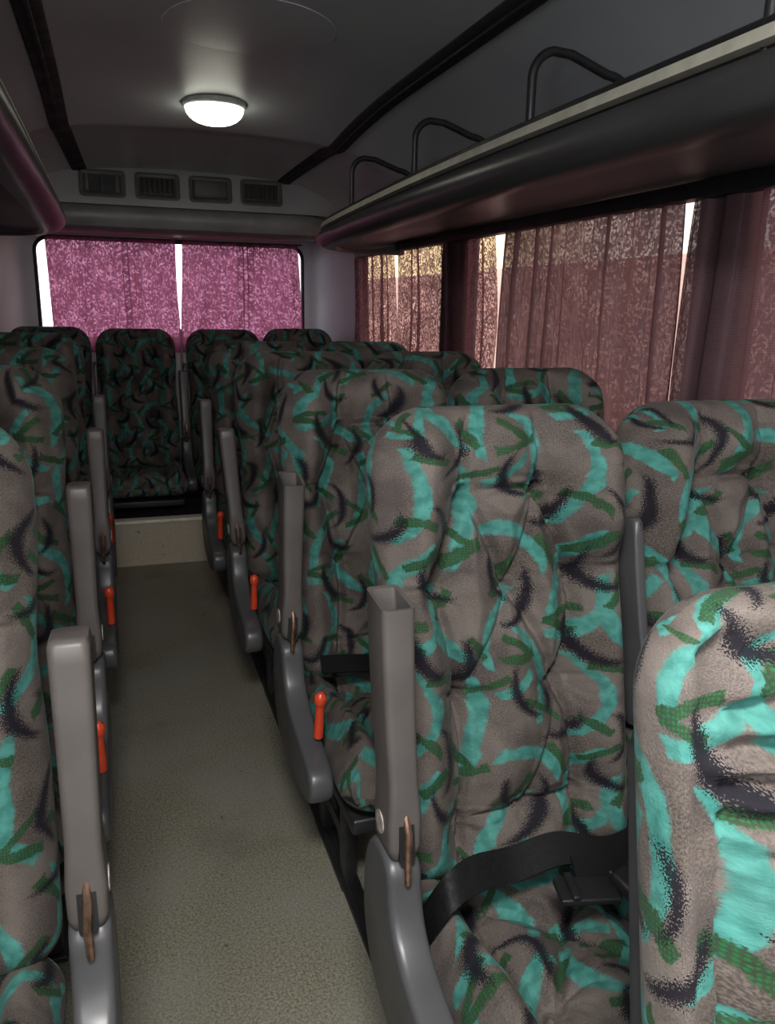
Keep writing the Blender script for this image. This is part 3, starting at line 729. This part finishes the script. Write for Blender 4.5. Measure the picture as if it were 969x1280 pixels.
def seat(x, y, label, side, zoff=0.0, base=0.0, kind='aisle', open_top=False, tilt=6.0, armz=.585, army=-.095, near=False, armx=.225, lever=True, lean=0.0, wide=1.0):
    """side: -1 aisle on the left of the seat (x), +1 aisle on the right"""
    s_ = empty('bus_seat', (x, y, base)); tag(s_, label, 'bus seat', GRP)
    zz = zoff-base
    def put(o, loc=None, rot=None):
        if loc: o.location = loc
        if rot: o.rotation_euler = rot
        return o
    o = bpy.data.objects.new('backrest', near_me if near else back_me); C.objects.link(o); o.parent = s_; o.location = (0, 0, zz)
    if side > 0: o.scale = (-1, 1, 1)
    o = bpy.data.objects.new('seat_cushion', cush_me); C.objects.link(o); o.parent = s_; o.location = (0, 0, zz)
    # back shell and frame
    def shell():
        m = MB(); rings = []
        for (z, w_) in ((.02, .17), (.04, .19), (.35, .195), (.60, .19), (.655, .17)):
            rings.append([tuple(BM @ Vector((u, v, z))) for u, v in rrect(0, .050, w_, .012, .010)])
        m.loft(rings); return m
    put(cached('shell', shell, 'back_shell', SHELL, s_), (0, 0, zz))
    def tray():
        m = MB(); m.box(-.19, .19, -.40, .03, .255, .290, bev=.008); return m
    put(cached('tray', tray, 'seat_frame', BLACK, s_), (0, 0, zz))
    h = .262+zz
    for lx in (-.145, .145):
        put(cached('leg%.3f' % h, lambda: leg_mesh(h, -.235, .005), 'leg', BLACK, s_), (lx, 0, 0))
    # armrest on the aisle side
    ax = side*armx
    if kind == 'aisle':
        a = cached('arm%d' % open_top, lambda: arm_mesh(open_top), 'armrest', GREY, s_); a.location = (ax, army, armz+zz); a.rotation_euler = (R(-tilt), R(lean), 0)
        def capm():
            m = MB(); m.tube([(-.0222, .004, .016), (-.0242, .004, .016)], .0155, 24); return m
        k_ = cached('cap', capm, 'hinge_cap', CAPM, a)
        if side > 0: k_.scale = (-1, 1, 1)
        cached('slot', slot_mesh, 'hinge_slot', DARK, a); cached('link', link_mesh, 'hinge_link', STEEL, a)
        p = cached('panel', panel_mesh, 'side_panel', PANEL, s_); p.location = (ax, 0, zz)
        if lever:
            def lv():
                return lever_mesh()
            q = cached('lever', lv, 'recline_lever', RED, p); q.location = (.014 if side < 0 else .012, -.305, .452); q.rotation_euler = (R(8), R(0), 0)
    else:
        a = cached('armthin', lambda: arm_mesh(False, .0092), 'armrest', PANEL, s_); a.location = (side*.2195, .040, armz+zz+.030); a.rotation_euler = (R(-14), 0, 0)
    return s_
AX, WX = .565, .9985
RY = [.24, .96, 1.68, 2.40, 3.12]
seat(AX-.006, RY[0]+.02, 'nearest bus seat, cut off by the right edge of the picture', -1, near=True, zoff=-.045)
seat(AX, RY[1], 'big aisle seat in right foreground with open-ended grey armrest and black lap belt', -1, open_top=True, tilt=9, armz=.575, armx=.249, lever=False)
seat(WX, RY[1], 'window seat right beside the big foreground aisle seat, partly hidden by nearest seat', -1, kind='window')
seat(AX, RY[2], 'aisle seat directly behind the big foreground seat, with red lever and black belt end', -1, open_top=True, tilt=2, armx=.246, lean=2)
seat(WX, RY[2], 'window seat behind the foreground pair, below the long maroon curtain', -1, kind='window')
seat(AX, RY[3], 'right-hand aisle seat two rows behind the big foreground seat, with closed armrest tip', -1, tilt=4, armx=.256, lean=-4)
seat(WX, RY[3], 'window seat two rows behind the foreground pair, only its top edge showing', -1, kind='window')
seat(AX, RY[4], 'right-hand aisle seat standing just before the step at the rear', -1, tilt=5, armx=.260)
seat(WX, RY[4], 'window seat just before the step, only a dark top edge showing under gold curtain', -1, kind='window')
LX = -.328
LY = [.95, 1.655, 2.36, 3.06]
seat(LX, LY[0], 'nearest left-hand seat, cut by the left edge, with large grey armrest in front', 1, zoff=.01, tilt=8, armx=.259, armz=.568)
seat(LX, LY[1], 'second left-hand seat from the camera, behind the large grey armrest', 1, zoff=.015, tilt=4, armx=.246)
seat(LX, LY[2], 'third left-hand seat from the camera, its rounded shoulder showing behind the second', 1, zoff=.015, tilt=4, armx=.262)
seat(LX, LY[3], 'farthest left-hand single seat, dark, in front of the rear row', 1, zoff=.03, tilt=4, armx=.262)
BY = 4.40
for x, lab in ((-.325, 'rear-row seat in the left corner beside the bright window slit'), (.105, 'rear-row seat facing the aisle above the step, cushion in full view'),
               (.570, 'rear-row seat just right of the light gap between the magenta curtains'), (.990, 'rear-row seat in the right corner, under the right end of the rear window')):
    if x == .105:
        o = seat(x, BY, lab, 1, zoff=.005, base=.222, tilt=6, lever=False, armx=.222)
    elif x == .570:
        o = seat(x, BY, lab, -1, zoff=.005, base=.222, kind='window')
    else:
        o = seat(x, BY, lab, 1 if x < .3 else -1, zoff=.012, base=.222, kind='window')
    for c_ in o.children:
        if c_.name.split('.')[0] in ('backrest', 'seat_cushion', 'back_shell', 'seat_frame'): c_.scale.x *= .95

# floor tracks the seats are bolted to
def track(x, y0, y1, label):
    m = MB(); m.box(x-.020, x+.020, y0, y1, 0, .018, bev=.004); m.box(x-.006, x+.006, y0+.01, y1-.01, .018, .022)
    return tag(m.build('floor_track', DARK), label, 'floor track')

# ------------------------------------------------------------------ seat belts
def ribbon(pts, width_dir, w, th=.0018):
    m = MB(); rings = []
    for p, wd in zip(pts, width_dir):
        p = Vector(p); wd = Vector(wd).normalized()*w/2; 
        rings.append((p, wd))
    rr_ = []
    for i, (p, wd) in enumerate(rings):
        t_ = (rings[min(i+1, len(rings)-1)][0]-rings[max(i-1, 0)][0]).normalized(); n_ = t_.cross(wd).normalized()*th
        rr_.append([p-wd-n_, p+wd-n_, p+wd+n_, p-wd+n_])
    m.loft(rr_); return m
def spline(pts, n):
    out = []
    P_ = [Vector(p) for p in pts]
    for i in range(len(P_)-1):
        a, b_, c_, d = P_[max(i-1, 0)], P_[i], P_[i+1], P_[min(i+2, len(P_)-1)]
        for k in range(n):
            t_ = k/n
            out.append(.5*((2*b_)+(c_-a)*t_+(2*a-5*b_+4*c_-d)*t_*t_+(3*b_-a-3*c_+d)*t_**3))
    out.append(P_[-1]); return out
bt = empty('seat_belt', (AX, RY[1]-.05, .43)); tag(bt, 'black lap belt with buckle lying across the big foreground seat cushion', 'seat belt')
pts = spline([(-.200, -.035, -.03), (-.175, -.05, .028), (-.13, -.035, .040), (-.06, -.02, .030), (.02, -.02, .040), (.09, -.045, .035), (.155, -.03, .035), (.205, .0, .03)], 8)
wds = [(.10, .75, .55+.2*math.sin(i*.12)) for i in range(len(pts))]
ribbon(pts, wds, .050).build('strap', WEB, bt)
pts = spline([(.02, -.06, .030), (.08, -.085, .026), (.14, -.075, .030), (.20, -.05, .035)], 8)
ribbon(pts, [(.2, .8, .35)]*len(pts), .046).build('strap', WEB, bt)
M = Matrix.Translation((.105, -.105, .040)) @ Matrix.Rotation(R(18), 4, 'Z') @ Matrix.Rotation(R(14), 4, 'X')
m = MB(); m.box(-.052, .052, -.022, .022, -.011, .011, M, bev=.006); m.build('buckle', DARK, bt)
M = Matrix.Translation((.015, -.105, .034)) @ Matrix.Rotation(R(-14), 4, 'Z')
m = MB(); m.box(-.045, .040, -.024, .024, -.005, .005, M, bev=.003); m.box(-.03, -.018, -.026, .026, .004, .012, M, bev=.003); m.build('belt_tongue', DARK, bt)
M = Matrix.Translation((.058, -.108, .040)) @ Matrix.Rotation(R(12), 4, 'Z')
m = MB(); m.box(-.002, .002, -.014, .014, -.006, .008, M); m.build('tongue_plate', plain('bright_steel', (.7, .7, .68), .25, metal=1), bt)
bt2 = empty('seat_belt', (AX, RY[2]-.05, .43)); tag(bt2, 'black belt end lying at the back of the second aisle cushion', 'seat belt')
pts = spline([(-.17, -.02, .036), (-.10, -.02, .030), (-.02, -.02, .020), (.08, -.03, .015)], 8)
ribbon(pts, [(.1, .75, .5)]*len(pts), .046).build('strap', WEB, bt2)
track(.42, .52, 3.80, 'black floor track under the right-hand aisle seats, along the aisle edge')
